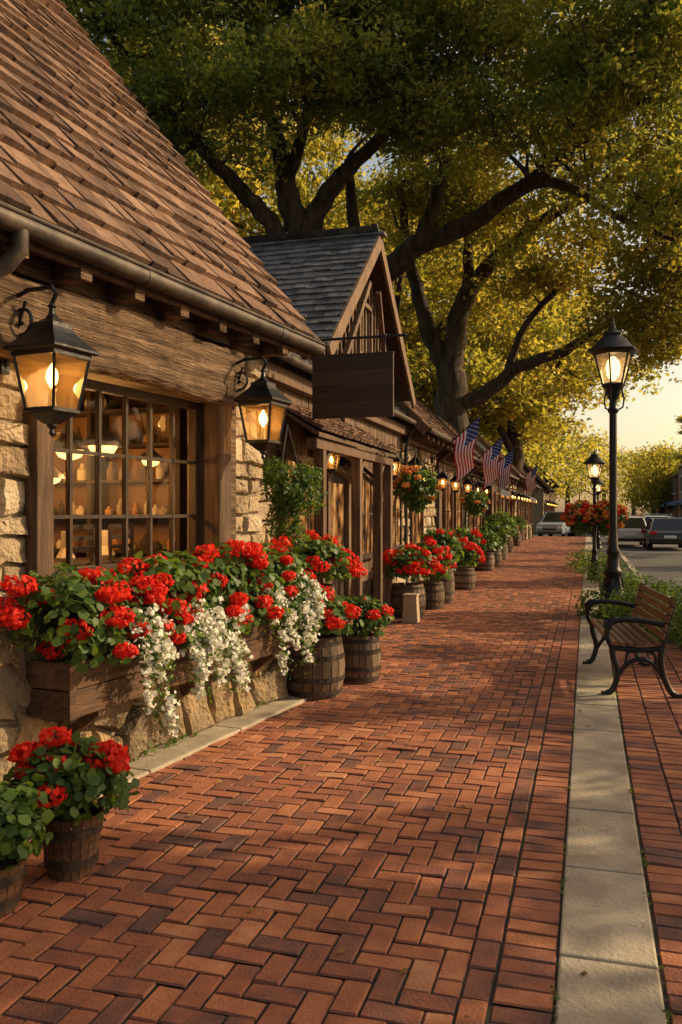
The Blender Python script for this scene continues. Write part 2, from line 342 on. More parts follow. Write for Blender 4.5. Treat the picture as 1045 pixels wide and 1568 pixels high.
# ---------------------------------------------------------------- lantern
def lantern(parent,loc,s=1,e=5,arm=.35,light=True,nm='wall_lantern'):
    mb=MB(); x,y,z=loc; q=math.pi/4; r2=math.sqrt(2)
    c=(x,y,z)
    def la(pr,m=0,n=4,cap=True): mb.lathe([(r*s*(r2 if n==4 else 1),h*s) for r,h in pr],n,c,m,0,q if n==4 else 0,cap)
    la([(.16,-.012),(.18,0),(.18,.012),(.14,.05),(.09,.105),(.075,.13),(.075,.155),(.05,.165),(.02,.19)])
    la([(.03,.17),(.035,.19),(.02,.21),(.015,.24),(.025,.25),(.006,.28)],n=10)
    la([(.145,-.035),(.15,-.012),(.15,-.036),(.14,-.04)],cap=False)
    la([(.085,-.34),(.105,-.335),(.105,-.315),(.09,-.31)]); la([(.03,-.40),(.05,-.38),(.085,-.345),(.09,-.33)])
    la([(.004,-.47),(.018,-.45),(.012,-.43),(.03,-.41),(.03,-.39)],n=10)
    for sx in(-1,1):
        for sy in(-1,1): mb.beam((x+sx*.098*s,y+sy*.098*s,z-.32*s),(x+sx*.142*s,y+sy*.142*s,z-.02*s),.016*s,.016*s)
    mb.lathe([(.094*s*r2,-.315*s),(.137*s*r2,-.03*s)],4,c,1,0,q,False)
    mb.lathe([(.022*s,-.31*s),(.018*s,-.22*s),(.026*s,-.215*s),(.026*s,-.205*s)],8,c,3,0)
    mb.lathe([(.006*s,-.2*s),(.026*s,-.17*s),(.034*s,-.14*s),(.027*s,-.105*s),(.012*s,-.08*s),(.003*s,-.065*s)],12,c,2,0)
    if arm:
        w=x-arm*s
        mb.box(w-.01,w+.012,y-.03*s,y+.03*s,z-.1*s,z+.35*s)
        mb.tube([(w,y,z+.3*s),(w+arm*s*.5,y,z+.36*s),(x,y,z+.36*s),(x+.03*s,y,z+.32*s),(x,y,z+.27*s)],.013*s)
        pts=[]
        for k in range(26):
            a=k*.36; r=.11*s*(1-k/30); pts.append((w+.13*s+r*math.cos(a+2.6),y,z+.2*s+r*math.sin(a+2.6)))
        mb.tube(pts,.011*s,6)
        pts=[(w+.05*s+.06*s*(1-k/24)*math.cos(k*.4),y,z+.04*s+.06*s*(1-k/24)*math.sin(k*.4)) for k in range(20)]
        mb.tube(pts,.01*s,6); mb.tube([(w,y,z-.08*s),(w+.06*s,y,z+.05*s),(w+.16*s,y,z+.3*s)],.01*s,6)
    mb.build(nm,[iron,lampG,bulb,whitep],parent)
    if light: plight(parent,(x,y,z-.14*s),e)
# ---------------------------------------------------------------- building 1 (stone cottage)
B1=root('stone_cottage_shop',W(AB,-3.55,0),AB)
mb=MB()
mb.box(-.3,-.04,-1,3.82,0,2.5); mb.box(-.3,-.04,5.78,6.44,0,3.2); mb.box(-.3,-.04,3.82,5.78,0,1.18); mb.box(-.3,-.04,-1,5.78,2.5,3.3)
mb.box(-6,-.3,6.2,6.44,0,3.3); mb.box(-6,-.3,-1,-.8,0,3.3)
mb.add([(-.04,6.44,3.2),(-.04,6.44,3.4),(-3.5,6.44,7.7),(-6.9,6.44,3.4),(-6.9,6.44,3.2)],[(0,1,2,3,4)])
mb.build('wall_core',[mortar],B1)
mb=MB(); Pw=lambda a,z,d:(-.04+d,a,z)
stones(mb,Pw,1.2,3.74,1.02,2.44,h=(.12,.24),w=(.2,.42)); stones(mb,Pw,5.99,6.47,1.02,3.0,h=(.11,.24),w=(.16,.34))
stones(mb,Pw,3.8,5.8,.85,1.14,dep=.03)
Pe=lambda a,z,d:(a,6.44+d,z)
stones(mb,Pe,-3,-.03,.0,3.0)
mb.build('ashlar',[stone],B1,True)
mb=MB(); Pb=lambda a,z,d:(.0+.14*(1-min(z,1.0))+d*1.1,a,z)
stones(mb,Pb,1.2,6.52,0,1.0,h=(.19,.34),w=(.22,.48),jit=.06,dep=.075,m=0,gap=.014)
mb.box(-.03,.1,1.2,6.45,0,.9,1); mb.build('rubble_base',[rubble,mortar],B1,True)
mb=MB(); y=1.0
while y<7.0:
    L=min(1.1,7.05-y); mb.box(.1,.42,y+.004,y+L-.004,-.1,.02); y+=L
mb.build('base_ledge',[concrete],B1,bevel=.012)
n=420; yy=1.5+rng.random(n)*5.4; keep=np.sin(yy*4.3)+rng.normal(size=n)*.5>.3; P0=np.stack([.215+rng.normal(size=n)*.02,yy,.03+.03*rng.random(n)],1)[keep]
npmesh('wall_foot_weeds',[(place(OAKL,P0,rng.normal(size=P0.shape)+np.array([.5,0,.6]),.035*(.5+rng.random(len(P0)))),0,rng.random(len(P0)))],[gleaf],B1)
mb=MB(); n=60; vs=[];fs=[]
prof=[(.0,2.46),(.10,2.46),(.125,2.49),(.128,2.56),(.118,2.62),(.126,2.69),(.12,2.75),(.127,2.81),(.125,2.87),(.10,2.9),(.0,2.9)]
for i in range(n):
    y=1.2+(5.97-1.2)*i/(n-1)
    for (x,z) in prof: vs.append((x+random.uniform(-.011,.011),y,z+.022*math.sin(y*3.1)+random.uniform(-.009,.009)))
k=len(prof)
for i in range(n-1):
    for j in range(k): j2=(j+1)%k; fs.append((i*k+j,i*k+j2,(i+1)*k+j2,(i+1)*k+j))
fs.append(tuple(range(k))); fs.append(tuple((n-1)*k+j for j in range(k)))
mb.add(vs,fs,0,.6); mb.box(-.02,.06,1.2,6.5,2.92,3.25,0,.1); mb.build('lintel_beam',[timber],B1)
mb=MB()
mb.box(-.2,.09,5.64,5.82,.95,2.455,0,.2); mb.box(-.2,.07,3.72,3.86,.95,2.455,0,.3); mb.box(-.08,.04,5.83,5.98,.95,2.45,1,.9); mb.box(-.2,.1,3.6,5.98,1.1,1.19,0,.3)
mb.build('window_surround',[plank,timber],B1,bevel=.012)
mb=MB(); y0,y1,z0,z1=3.86,5.64,1.19,2.45; xw=-.12
mb.box(xw-.03,xw+.03,y0,y0+.06,z0,z1); mb.box(xw-.03,xw+.03,y1-.06,y1,z0,z1); mb.box(xw-.028,xw+.028,y0+.06,y1-.06,z1-.06,z1); mb.box(xw-.028,xw+.028,y0+.06,y1-.06,z0,z0+.06)
for i in range(1,6): yy=y0+.06+(y1-y0-.12)*i/6; mb.box(xw-.014,xw+.02,yy-.012,yy+.012,z0+.06,z1-.06)
for zz in(1.57,1.98): mb.box(xw-.012,xw+.017,y0+.06,y1-.06,zz-.012,zz+.012)
mb.build('window_frame',[darkwood],B1)
mb=MB(); mb.add([(xw,y0,z0),(xw,y1,z0),(xw,y1,z1),(xw,y0,z1)],[(0,1,2,3)]); mb.build('window_pane',[paneG],B1)
mb=MB()
mb.box(-3.9,-3.8,1.5,6.1,.5,3.1); mb.box(-3.9,-.31,1.4,1.5,.5,3.1); mb.box(-3.9,-.31,6.1,6.19,.5,3.1); mb.box(-3.8,-.31,1.5,6.1,.4,.5); mb.box(-3.8,-.31,1.5,6.1,2.95,3.05)
for k in range(7): mb.box(-3.8,-.31,1.9+k*.6,2.0+k*.6,2.82,2.95)
mb.build('room_shell',[roomw],B1)
mb=MB()
for zz in(.95,1.25,1.55,1.85,2.15,2.45):
    mb.box(-3.2,-.45,5.86,6.1,zz,zz+.025,0); x=-3.1
    while x<-.5:
        h=random.uniform(.07,.2); r=random.uniform(.025,.05); kk=random.choice([1,2,3,0]); 
        if random.random()<.8: mb.lathe([(r,0),(r*1.05,h*.3),(r,h*.6),(r*.45,h*.8),(r*.4,h)],10,(x,5.97,zz+.026),kk)
        x+=random.uniform(.08,.17)
for xx in(-3.2,-2.3,-1.35,-.44): mb.box(xx-.02,xx+.02,5.85,6.1,.5,2.8,0)
for zz in(1.0,1.35,1.7,2.05,2.4):
    mb.box(-3.8,-3.5,1.6,5.7,zz,zz+.03,0); y=1.7
    while y<5.6:
        h=random.uniform(.08,.26); r=random.uniform(.03,.06); mb.lathe([(r,0),(r,h*.6),(r*.4,h*.8),(r*.4,h)],10,(-3.6,y,zz+.03),random.choice([1,2,3])); y+=random.uniform(.12,.3)
mb.box(-1.0,-.45,4.1,5.5,1.2,1.24,0)
for yy in(4.3,4.75,5.2):
    mb.tube([(-.5,yy-.12,1.1),(-.5,yy-.13,1.5)],.015,6,0); mb.tube([(-.5,yy+.12,1.1),(-.5,yy+.13,1.5)],.015,6,0)
    for z in(1.35,1.42,1.5): mb.box(-.51,-.49,yy-.13,yy+.13,z-.02,z+.01,0)
    mb.lathe([(.05,0),(.07,.03),(.03,.1),(.035,.22)],10,(-.72,yy+.1,1.24),2)
mb.build('shelves_and_table',[darkwood,stone,M('ceramic',[(0,(.5,.4,.3)),(1,(.7,.6,.45))],4),M('amber_jar',[(0,(.3,.12,.03)),(1,(.5,.25,.08))],4,rough=.3)],B1)
mb=MB()
for (x,y,z,r) in((-.55,5.05,2.08,.9),(-1.25,5.5,2.1,1),(-1.0,4.3,2.15,1),(-2.0,5.0,2.1,1),(-.75,4.75,1.84,.5),(-.45,5.5,2.0,.6)):
    mb.lathe([(.17*r,0),(.15*r,.05*r),(.07*r,.12*r),(.025*r,.16*r)],18,(x,y,z),0,0,0,False); mb.lathe([(.01,-.08*r),(.09*r,-.05*r),(.12*r,.0*r),(.05*r,.06*r)],14,(x,y,z),1); mb.tube([(x,y,z+.15*r),(x,y,2.95)],.006,5,0)
mb.build('pendant_lamps',[gutter,EM('pendant_glow',(1,.50,.13),4.5)],B1)
for (x,y,z) in((-.6,4.9,1.9),(-1.6,5.2,1.95),(-1.0,4.1,2.0)): plight(B1,(x,y,z),24,.08,(1,.50,.15))
SL=math.atan(1.27); ux,uz=-math.cos(SL),math.sin(SL)
mb=MB(); shingles(mb,(.3,-.5,3.13),(0,1,0),(ux,0,uz),7.45,6.0,exp=.235,w=(.1,.26),th=.028)
mb.build('shake_roof',[shake],B1)
mb=MB()
X0=.28;Z0=3.09
mb.add([(X0,-.5,Z0),(X0,6.93,Z0),(X0+6*ux,6.93,Z0+6*uz),(X0+6*ux,-.5,Z0+6*uz),(X0-.04,-.5,Z0-.05),(X0-.04,6.93,Z0-.05),(X0-.04+6*ux,6.93,Z0-.05+6*uz),(X0-.04+6*ux,-.5,Z0-.05+6*uz)],[(0,1,2,3),(7,6,5,4),(0,4,5,1),(1,5,6,2),(2,6,7,3)],0,.2)
mb.add([(X0+6*ux,-.5,Z0+6*uz),(X0+6*ux,6.93,Z0+6*uz),(X0+12*ux,6.93,Z0),(X0+12*ux,-.5,Z0)],[(0,1,2,3)],0,.3)
mb.beam((.27,6.9,3.02),(.27+6*ux,6.9,3.02+6*uz),.04,.17,0,.4,up=(1,0,.6))
y=.4
while y<6.9: mb.box(-.02,.27,y-.05,y+.05,2.93,3.04,1,random.random()); y+=.5
mb.box(-.05,.25,-.5,6.9,3.055,3.075,0,.1); mb.box(.22,.26,-.5,6.93,2.99,3.08,0,.2)
mb.build('roof_timbers',[plank,timber],B1,bevel=.006)
mb=MB(); mb.tube([(.32,-.6,3.07),(.32,6.98,3.07)],.055,14); mb.tube([(.365,-.6,3.112),(.365,6.98,3.112)],.013,8)
for y in(.8,2.6,4.4,6.2): mb.tube([(.32,y-.04,3.07),(.32,y+.04,3.07)],.059,14)
mb.tube([(.32,3.33,3.05),(.32,3.33,2.94),(.26,3.3,2.86),(.1,3.2,2.76),(.06,3.15,2.66),(.06,3.15,.1)],.045,12)
mb.build('gutter',[gutter],B1,True)
lantern(B1,(.35,3.53,2.45),.96,6); lantern(B1,(.35,5.86,2.46),.96,6)
# window box
WB=root('flower_window_box',W(AB,-3.55,5.0,.5),AB); mb=MB(); a,b=3.6-5,6.3-5
for z in (0,.155): mb.box(.365,.4,a,b,-.02+z,.13+z)
for z in (0,.155): mb.box(.06,.365,a+.002,a+.035,-.018+z,.128+z); mb.box(.06,.365,b-.035,b-.002,-.018+z,.128+z)
mb.box(.06,.365,a+.035,b-.035,-.02,.0); mb.box(.06,.095,a+.035,b-.035,0,.28); mb.box(.398,.412,a-.004,a+.05,-.024,.29); mb.box(.398,.412,b-.05,b+.003,-.024,.29)
mb.box(.1,.36,a+.04,b-.04,.2,.25,1); 
for y in(a+.3,0,b-.3): mb.beam((.0,y,-.3),(.34,y,-.04),.05,.06,0); mb.box(.0,.38,y-.03,y+.03,-.06,-.022)
mb.build('wooden_box',[boxwood,soil],WB,bevel=.004)
ells=[]; y=a+.02
while y<b:
    ells.append((.28+random.uniform(-.02,.05),y,.5+random.uniform(-.06,.09),.27,.24,.27)); y+=.2
    ells.append((.42,y-.05,.34,.18,.2,.15))
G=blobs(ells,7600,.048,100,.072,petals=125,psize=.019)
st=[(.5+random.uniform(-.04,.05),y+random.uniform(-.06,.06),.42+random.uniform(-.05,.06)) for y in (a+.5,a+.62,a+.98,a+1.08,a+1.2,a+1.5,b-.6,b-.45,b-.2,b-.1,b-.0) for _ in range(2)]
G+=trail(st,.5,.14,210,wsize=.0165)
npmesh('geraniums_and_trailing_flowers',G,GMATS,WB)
# ---------------------------------------------------------------- planters
def barrel(name,x,y,r,h,plant=None,z=0,style=0):
    R=root(name,(x,y,z)); mb=MB(); n=20
    for i in range(n):
        a0=2*math.pi*(i+.04)/n; a1=2*math.pi*(i+.96)/n; vs=[];fs=[];K=7
        for k in range(K):
            t=k/(K-1); rr=r*((.86+.14*math.sin(math.pi*t)) if style==0 else (.74+.26*t)); 
            for a in(a0,a1):
                for q in(1,.92): vs.append((rr*q*math.cos(a),rr*q*math.sin(a),h*t))
        for k in range(K-1):
            o=k*4; fs+=[(o,o+2,o+6,o+4),(o+1,o+5,o+7,o+3),(o,o+4,o+5,o+1),(o+2,o+3,o+7,o+6)]
        fs.append((4*K-4,4*K-2,4*K-1,4*K-3)); mb.add(vs,fs,0)
    for t in((.1,.32,.68,.9) if style==0 else (.25,.75)):
        rr=r*((.86+.14*math.sin(math.pi*t)) if style==0 else (.74+.26*t))+.002
        mb.lathe([(rr-.012,h*t-.02),(rr+.003,h*t-.02),(rr+.003,h*t+.02),(rr-.012,h*t+.02)],28,(0,0,0),1,0,0,False)
    mb.lathe([(r*.8,h*.86),(r*.8,h*.9)],20,(0,0,0),2); mb.lathe([(r*.7,.0),(r*.7,.04)],20,(0,0,0),2)
    mb.build('staves',[barrelw if style==0 else boxwood,hoop,soil],R)
    if plant:
        pr,ph,nl,nr,ls,hr=plant; e=[]
        for k in range(6):
            a=k*1.05; e.append((pr*.42*math.cos(a),pr*.42*math.sin(a),h+ph*.42+random.uniform(-.05,.05),pr*.62,pr*.62,ph*.5))
        e.append((0,0,h+ph*.62,pr*.6,pr*.6,ph*.42))
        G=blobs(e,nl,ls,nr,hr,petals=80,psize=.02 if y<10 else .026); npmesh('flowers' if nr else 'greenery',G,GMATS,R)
    return R
barrel('flower_barrel',-.24,7.45,.275,.52,(.36,.38,1500,28,.052,.062))
barrel('flower_barrel',.17,8.05,.21,.44,(.3,.34,1200,4,.05,.05))
barrel('flower_barrel',-.33,8.75,.3,.85,(.46,.48,1700,48,.055,.068))
barrel('flower_tub',-1.2,3.78,.14,.27,(.27,.31,1700,26,.042,.05),style=1)
barrel('flower_tub',-1.42,3.42,.15,.2,(.24,.28,1300,0,.045,.05),style=1)
barrel('flower_barrel',1.0,13.0,.3,.5,(.45,.55,1200,50,.065,.075))
barrel('flower_barrel',1.48,14.1,.24,.45,(.36,.6,800,22,.07,.07))
barrel('flower_barrel',1.75,15.0,.26,.6,(.4,.7,800,3,.07,.07))
barrel('flower_barrel',2.53,17.6,.26,.45,(.4,.5,700,18,.08,.08))
barrel('flower_barrel',2.7,18.9,.26,.5,(.45,.75,700,14,.08,.08))
barrel('flower_barrel',3.9,23.2,.3,.5,(.5,.6,600,0,.1,.1))
barrel('flower_barrel',4.45,25,.3,.5,(.5,.8,600,0,.1,.1))
barrel('flower_barrel',5.3,28.5,.3,.6,(.6,1.0,600,0,.1,.1))
barrel('flower_barrel',6.6,34,.3,.6,(.5,.8,500,8,.12,.1))
barrel('flower_barrel',8.2,40,.3,.6,(.5,.8,500,8,.12,.1))
R=root('a_frame_stand',(1.02,12.35,0),AS); mb=MB(); mb.lathe([(.16,0),(.13,.38),(.145,.38),(.145,.41),(.12,.41)],4,(0,0,0),0,.8,math.pi/4); mb.build('tapered_box',[M('pale_wood',[(0,(.3,.22,.14)),(1,(.42,.33,.22))],6)],R,bevel=.005)  # small A-frame stand, simplified to a tapered pale-wood box
def shrub(name,x,y,z,ells,nl,ls,nr=0,mr=1,hr=.06):
    R=root(name,(x,y,z)); npmesh('foliage',blobs(ells,nl,ls,nr,hr,mat_red=mr,petals=50,psize=.03,tmpl=OAKL if not nr else RND,low=-1),GMATS,R); return R
def basket(x,y,z,r,nl,nr,mr=1,ls=.06,drop=.6,extra=[]):
    R=shrub('hanging_flower_basket',x,y,z,[(0,0,0,r,r,r*.8),(0,0,-r*.5,r*.6,r*.6,r*.6)]+extra,nl,ls,nr,mr,r*.16)
    mb=MB(); mb.lathe([(.05*r,-r*.7),(r*.5,-r*.5),(r*.62,-r*.1),(r*.6,-r*.1)],14,(0,0,0),0,0)
    for k in range(3): a=k*2.1; mb.tube([(r*.6*math.cos(a),r*.6*math.sin(a),0),(0,0,drop)],.008,5,0)
    mb.build('wire_basket',[hoop],R)
basket(-.52,8.25,1.85,.27,3000,0,ls=.05,drop=.6,extra=[(.12,0,-.1,.25,.2,.2),(-.05,.0,-.35,.17,.15,.25),(.08,0,-.5,.1,.1,.2),(.2,0,.1,.16,.16,.12),(-.15,0,.15,.16,.16,.14)])
basket(1.35,15.2,2.05,.4,1200,26,3,.08)
basket(3.4,21.5,1.85,.32,700,14,3,.08)
# ---------------------------------------------------------------- building 2 (timber shop with gable)
B2=root('gabled_timber_shop',W(AS,-3.4,7.5),AS)
mb=MB(); mb.box(-5,-.05,0,8.4,0,3.3,1)
y=0
while y<8.4:
    w=random.uniform(.13,.2); 
    if not(3.45<y+w/2<4.45): mb.box(-.05,.0+random.uniform(-.006,.004),y+.003,min(y+w,8.4)-.003,.5 if y>5 else 0,3.35,0)
    y+=w
mb.build('plank_wall',[plank,darkwood],B2)
mb=MB(); stones(mb,lambda a,z,d:(.01+d,a,z),6.2,8.4,0,2.5,h=(.15,.28),w=(.2,.45)); stones(mb,lambda a,z,d:(.01+d,a,z),.0,1.3,0,1.9,h=(.15,.28),w=(.2,.45))
mb.build('stone_piers',[stone],B2,True)
mb=MB()
for (ya,yb,za,zb) in((1.7,2.9,.95,2.2),(4.95,6.0,.95,2.2),(6.6,7.9,1,2.3)):
    mb.box(.03,.1,ya-.08,ya,za-.08,zb+.08,0); mb.box(.03,.1,yb,yb+.08,za-.08,zb+.08,0); mb.box(.03,.1,ya,yb,zb,zb+.08,0); mb.box(.03,.12,ya,yb,za-.08,za,0)
    for k in(1,2): yy=ya+(yb-ya)*k/3; mb.box(.068,.088,yy-.012,yy+.012,za,zb,0)
    mb.box(.068,.086,ya,yb,(za+zb)/2-.012,(za+zb)/2+.012,0); mb.box(.055,.064,ya,yb,za,zb,1)
mb.box(-.04,.0,3.5,4.4,0,2.15,0); mb.box(.0,.07,3.38,3.5,0,2.25,2); mb.box(.0,.07,4.4,4.52,0,2.25,2); mb.box(.002,.02,3.62,4.28,1.1,2.0,1); mb.box(0,.07,3.5,4.4,2.15,2.25,2)
mb.build('door_and_windows',[darkwood,litwin,plank],B2)
mb=MB()
c39=math.atan(2.0/2.45); c,s_=math.cos(c39),math.sin(c39)
ap=5.36; az=5.9; H=3.5
shingles(mb,(-5,ap-c*H,az-s_*H),(1,0,0),(0,c,s_),5.3,H,.19,(.14,.28),.018)
shingles(mb,(-5,ap+c*H,az-s_*H),(1,0,0),(0,-c,s_),5.3,H,.19,(.14,.28),.018)
for r in range(-5*5,2): mb.box(r*.2,r*.2+.19,ap-.09,ap+.09,az+.0,az+.035)
mb.build('grey_roof',[slate],B2)
mb=MB(); 
c4=math.cos(math.radians(42));s4=math.sin(math.radians(42))
shingles(mb,(.22,-.15,3.3),(0,1,0),(-c4,0,s4),3.0,3.0,.19,(.12,.22),.016); shingles(mb,(.22,7.4,3.3),(0,1,0),(-c4,0,s4),1.2,3.0,.19,(.12,.22),.016)
mb.build('lower_roof',[slate],B2)
mb=MB(); mb.add([(.2,-.15,3.27),(.2,8.6,3.27),(.2-3*c4,8.6,3.27+3*s4),(.2-3*c4,-.15,3.27+3*s4)],[(0,1,2,3)],0,.3)
mb.add([(.02,ap-c*H+.3,az-s_*H+.2),(.02,ap+c*H-.3,az-s_*H+.2),(.02,ap,az-.05)],[(0,1,2)],0,.4)
mb.add([(-5,ap-c*H,az-s_*H-.02),(.26,ap-c*H,az-s_*H-.02),(.26,ap,az-.02),(-5,ap,az-.02)],[(0,1,2,3)],0,.1)
mb.add([(-5,ap+c*H,az-s_*H-.02),(.26,ap+c*H,az-s_*H-.02),(.26,ap,az-.02),(-5,ap,az-.02)],[(0,1,2,3)],0,.1)
for sg in(-1,1):
    mb.beam((.3,ap+sg*c*H,az-s_*H-.09),(.3,ap,az-.09),.05,.2,0,.9,up=(0,0,1)); 
    mb.beam((.08,ap+sg*1.6,3.4),(.2,ap+sg*.3,5.1),.08,.08,0,.6)
y=ap-2.3
while y<ap+2.3: 
    top=az-abs(y-ap)*s_/c-.12; mb.box(.02,.05,y,y+.035,3.2,top,0,.7) if top>3.3 else None; y+=.2
mb.box(.03,.09,ap-.4,ap+.4,4.0,4.06,0,.8); mb.box(.03,.09,ap-.4,ap-.33,4.06,4.8,0,.8); mb.box(.03,.09,ap+.33,ap+.4,4.06,4.8,0,.8); mb.box(.03,.09,ap-.4,ap+.4,4.8,4.87,0,.8)
mb.box(-.02,.12,-.1,8.5,3.05,3.22,0,.6)
mb.build('gable_boards',[plank],B2,bevel=.005)
mb=MB(); pl=math.atan2(.38,.62); shingles(mb,(.62,1.3,2.5),(0,1,0),(-math.cos(pl),0,math.sin(pl)),3.9,.72,.16,(.12,.2),.018)
mb.build('porch_shakes',[shake],B2)
mb=MB(); mb.add([(.6,1.3,2.47),(.6,5.2,2.47),(0,5.2,2.85),(0,1.3,2.85),(.6,1.3,2.42),(.6,5.2,2.42),(0,5.2,2.8),(0,1.3,2.8)],[(0,1,2,3),(4,7,6,5),(0,4,5,1),(0,3,7,4),(1,5,6,2)],0,.3)
mb.box(.44,.56,1.35,5.15,2.3,2.42,0,.5)
for y in(1.65,3.25,4.4,5.05): mb.box(.44,.56,y-.06,y+.06,0,2.3,0,random.random()); mb.beam((.5,y,1.95),(.02,y,2.35),.06,.06,0) ; mb.beam((.5,y,2.0),(.5,y+.35,2.32),.05,.06,0)
mb.box(0.0,.62,1.3,5.1,-.02,.05,1,.4)
mb.build('porch_frame',[plank,concrete],B2,bevel=.008)
mb=MB(); mb.tube([(.27,-.1,3.28),(.27,8.6,3.28)],.05,10); mb.tube([(.27,8.4,3.25),(.12,8.4,3.0),(.08,8.4,2.8),(.08,8.4,.1)],.04,8); mb.tube([(.27,.5,3.25),(.12,.5,3.0),(.08,.5,2.8),(.08,.5,.1)],.04,8); mb.build('gutter',[gutter],B2,True)
lantern(B2,(.3,2.75,2.35),.66,3,arm=.4); lantern(B2,(.3,6.35,2.45),.75,4,arm=.38); lantern(B2,(.3,8.2,2.5),.75,4,arm=.38)
# hanging sign
SG=root('hanging_shop_sign',W(AS,-2.45,8.9,2.97),AS); mb=MB()
for k in range(4): mb.box(-.455,.455,-.02,.02,-.335+k*.168,-.335+(k+1)*.168-.002,0)
mb.box(-.46,.46,-.024,.024,-.345,-.335,0,.9); mb.box(-.46,.46,-.024,.024,.337,.35,0,.9)
mb.build('board',[signw],SG,bevel=.002)
mb=MB(); mb.tube([(-.95,0,.52),(.56,0,.52)],.016,8); mb.lathe([(.005,-.03),(.028,0),(.005,.03)],10,(.58,0,.52)); 
for x in(-.36,.36): mb.tube([(x,0,.52),(x,0,.34)],.008,6); mb.lathe([(.02,-.02),(.02,.02)],8,(x,0,.52))
mb.tube([(-.95,0,.2),(-.8,0,.32),(-.72,0,.5)],.01,6); mb.build('iron_bracket',[iron],SG)
# ---------------------------------------------------------------- further shops
def shop(name,s0,s1,ze,wall,roofm,depth=2.5,awn=None,slope=45,porch=True):
    R=root(name,W(AS,-3.4,s0),AS); L=s1-s0; mb=MB(); mb.box(-depth,-.05,0,L,0,ze+.1,1)
    mb.add([(-.05,0,ze),(-depth,0,ze),(-depth*.5,0,ze+depth*.5)],[(0,1,2)],1); mb.add([(-.05,L,ze),(-depth,L,ze),(-depth*.5,L,ze+depth*.5)],[(0,1,2)],1)
    wins=[];y=.6
    while y+1.3<L: wins.append((y,y+1.1)); y+=1.75
    if wall=='stone':
        pv=0
        for (a,b) in wins: stones(mb,lambda q,z,d:(-.03+d,q,z),pv,a,0,ze-.3,w=(.2,.4)); stones(mb,lambda q,z,d:(-.03+d,q,z),a,b,0,.85,w=(.2,.4)); pv=b
        stones(mb,lambda q,z,d:(-.03+d,q,z),pv,L,0,ze-.3,w=(.2,.4)); mb.build('walls',[stone,mortar],R,True)
    else:
        y=0
        while y<L:
            w=random.uniform(.14,.22); mb.box(-.05,random.uniform(-.008,.0),y+.003,min(y+w,L)-.003,0,ze,0); y+=w
        mb.build('walls',[plank,darkwood],R)
    mb=MB(); mb.box(-.03,.09,0,L,ze-.3,ze-.08,0)
    for i,(a,b) in enumerate(wins):
        z0=.06 if i%3==1 else .9; mb.box(.01,.08,a-.07,a,z0-.05,2.35,0); mb.box(.01,.08,b,b+.07,z0-.05,2.35,0); mb.box(.01,.08,a,b,2.28,2.35,0); mb.box(.01,.1,a,b,z0-.05,z0,0)
        mb.box(.004,.012,a,b,z0 if z0>.5 else 1.0,2.28,1)
        if z0<.5: mb.box(.004,.03,a,b,z0,1.0,2)
        mb.box(.02,.04,(a+b)/2-.015,(a+b)/2+.015,z0,2.28,0); mb.box(.022,.038,a,b,1.6,1.63,0)
    mb.build('windows_and_doors',[plank,litwin,darkwood],R)
    c=math.cos(math.radians(slope));s=math.sin(math.radians(slope)); rl=(depth*.5+.5)/c
    mb=MB(); shingles(mb,(.5,-.2,ze-.1),(0,1,0),(-c,0,s),L+.4,rl,.2,(.14,.26),.02)
    mb.add([(.48,-.2,ze-.13),(.48,L+.2,ze-.13),(.48-rl*c,L+.2,ze-.13+rl*s),(.48-rl*c,-.2,ze-.13+rl*s)],[(0,1,2,3)],1)
    mb.add([(.48-rl*c,-.2,ze-.13+rl*s),(.48-rl*c,L+.2,ze-.13+rl*s),(.48-2*rl*c,L+.2,ze-.13),(.48-2*rl*c,-.2,ze-.13)],[(0,1,2,3)],0)
    for yy in(-.2,L+.2): mb.beam((.5,yy,ze-.13),(.5-rl*c,yy,ze-.13+rl*s),.05,.18,1,.7)
    y=.2
    while y<L: mb.box(.0,.46,y-.04,y+.04,ze-.24,ze-.14,1); y+=.6
    mb.build('roof',[roofm,plank],R)
    mb=MB(); mb.tube([(.55,-.2,ze-.1),(.55,L+.2,ze-.1)],.05,8); mb.tube([(.55,L-.1,ze-.13),(.1,L-.1,ze-.5),(.08,L-.1,0)],.035,8); mb.build('gutter',[gutter],R,True)
    if awn:
        mb=MB(); mb.add([(.1,.3,2.6),(1.0,.3,2.25),(1.0,L-.3,2.25),(.1,L-.3,2.6),(1.0,.3,2.08),(1.0,L-.3,2.08)],[(0,1,2,3),(1,4,5,2)]); mb.build('awning',[awn],R)
    for y in np.arange(.35,L,2.2): lantern(R,(.35,float(y),2.35),.72,0 if s0>30 else 3,arm=.4,light=s0<24)
    return R
awnD=M('awning_canvas',[(0,(.03,.03,.035)),(1,(.06,.06,.06))],3); awnB=M('blue_canvas',[(0,(.02,.07,.16)),(1,(.03,.1,.22))],3)
shop('stone_shop',16.0,19.6,3.25,'stone',shake); shop('timber_shop',20.1,24.2,3.1,'wood',shake); shop('stone_shop',24.5,28.6,3.0,'stone',shake,awn=awnD)
shop('timber_shop',32,37,3.1,'wood',slate); shop('stone_shop',37.6,43,3.3,'stone',shake,awn=awnD); shop('timber_shop',43.5,49,3.1,'wood',shake); shop('stone_shop',49.4,55,3.2,'stone',shake)
shop('stone_shop',70,80,3.6,'stone',slate,depth=5); shop('timber_shop',81,93,4.4,'wood',shake,depth=5)
redb=M('facade_brick',[(0,(.14,.06,.04)),(1,(.32,.13,.08))],30,tint=.1,bump=.3,macro=.3,ms=.4)
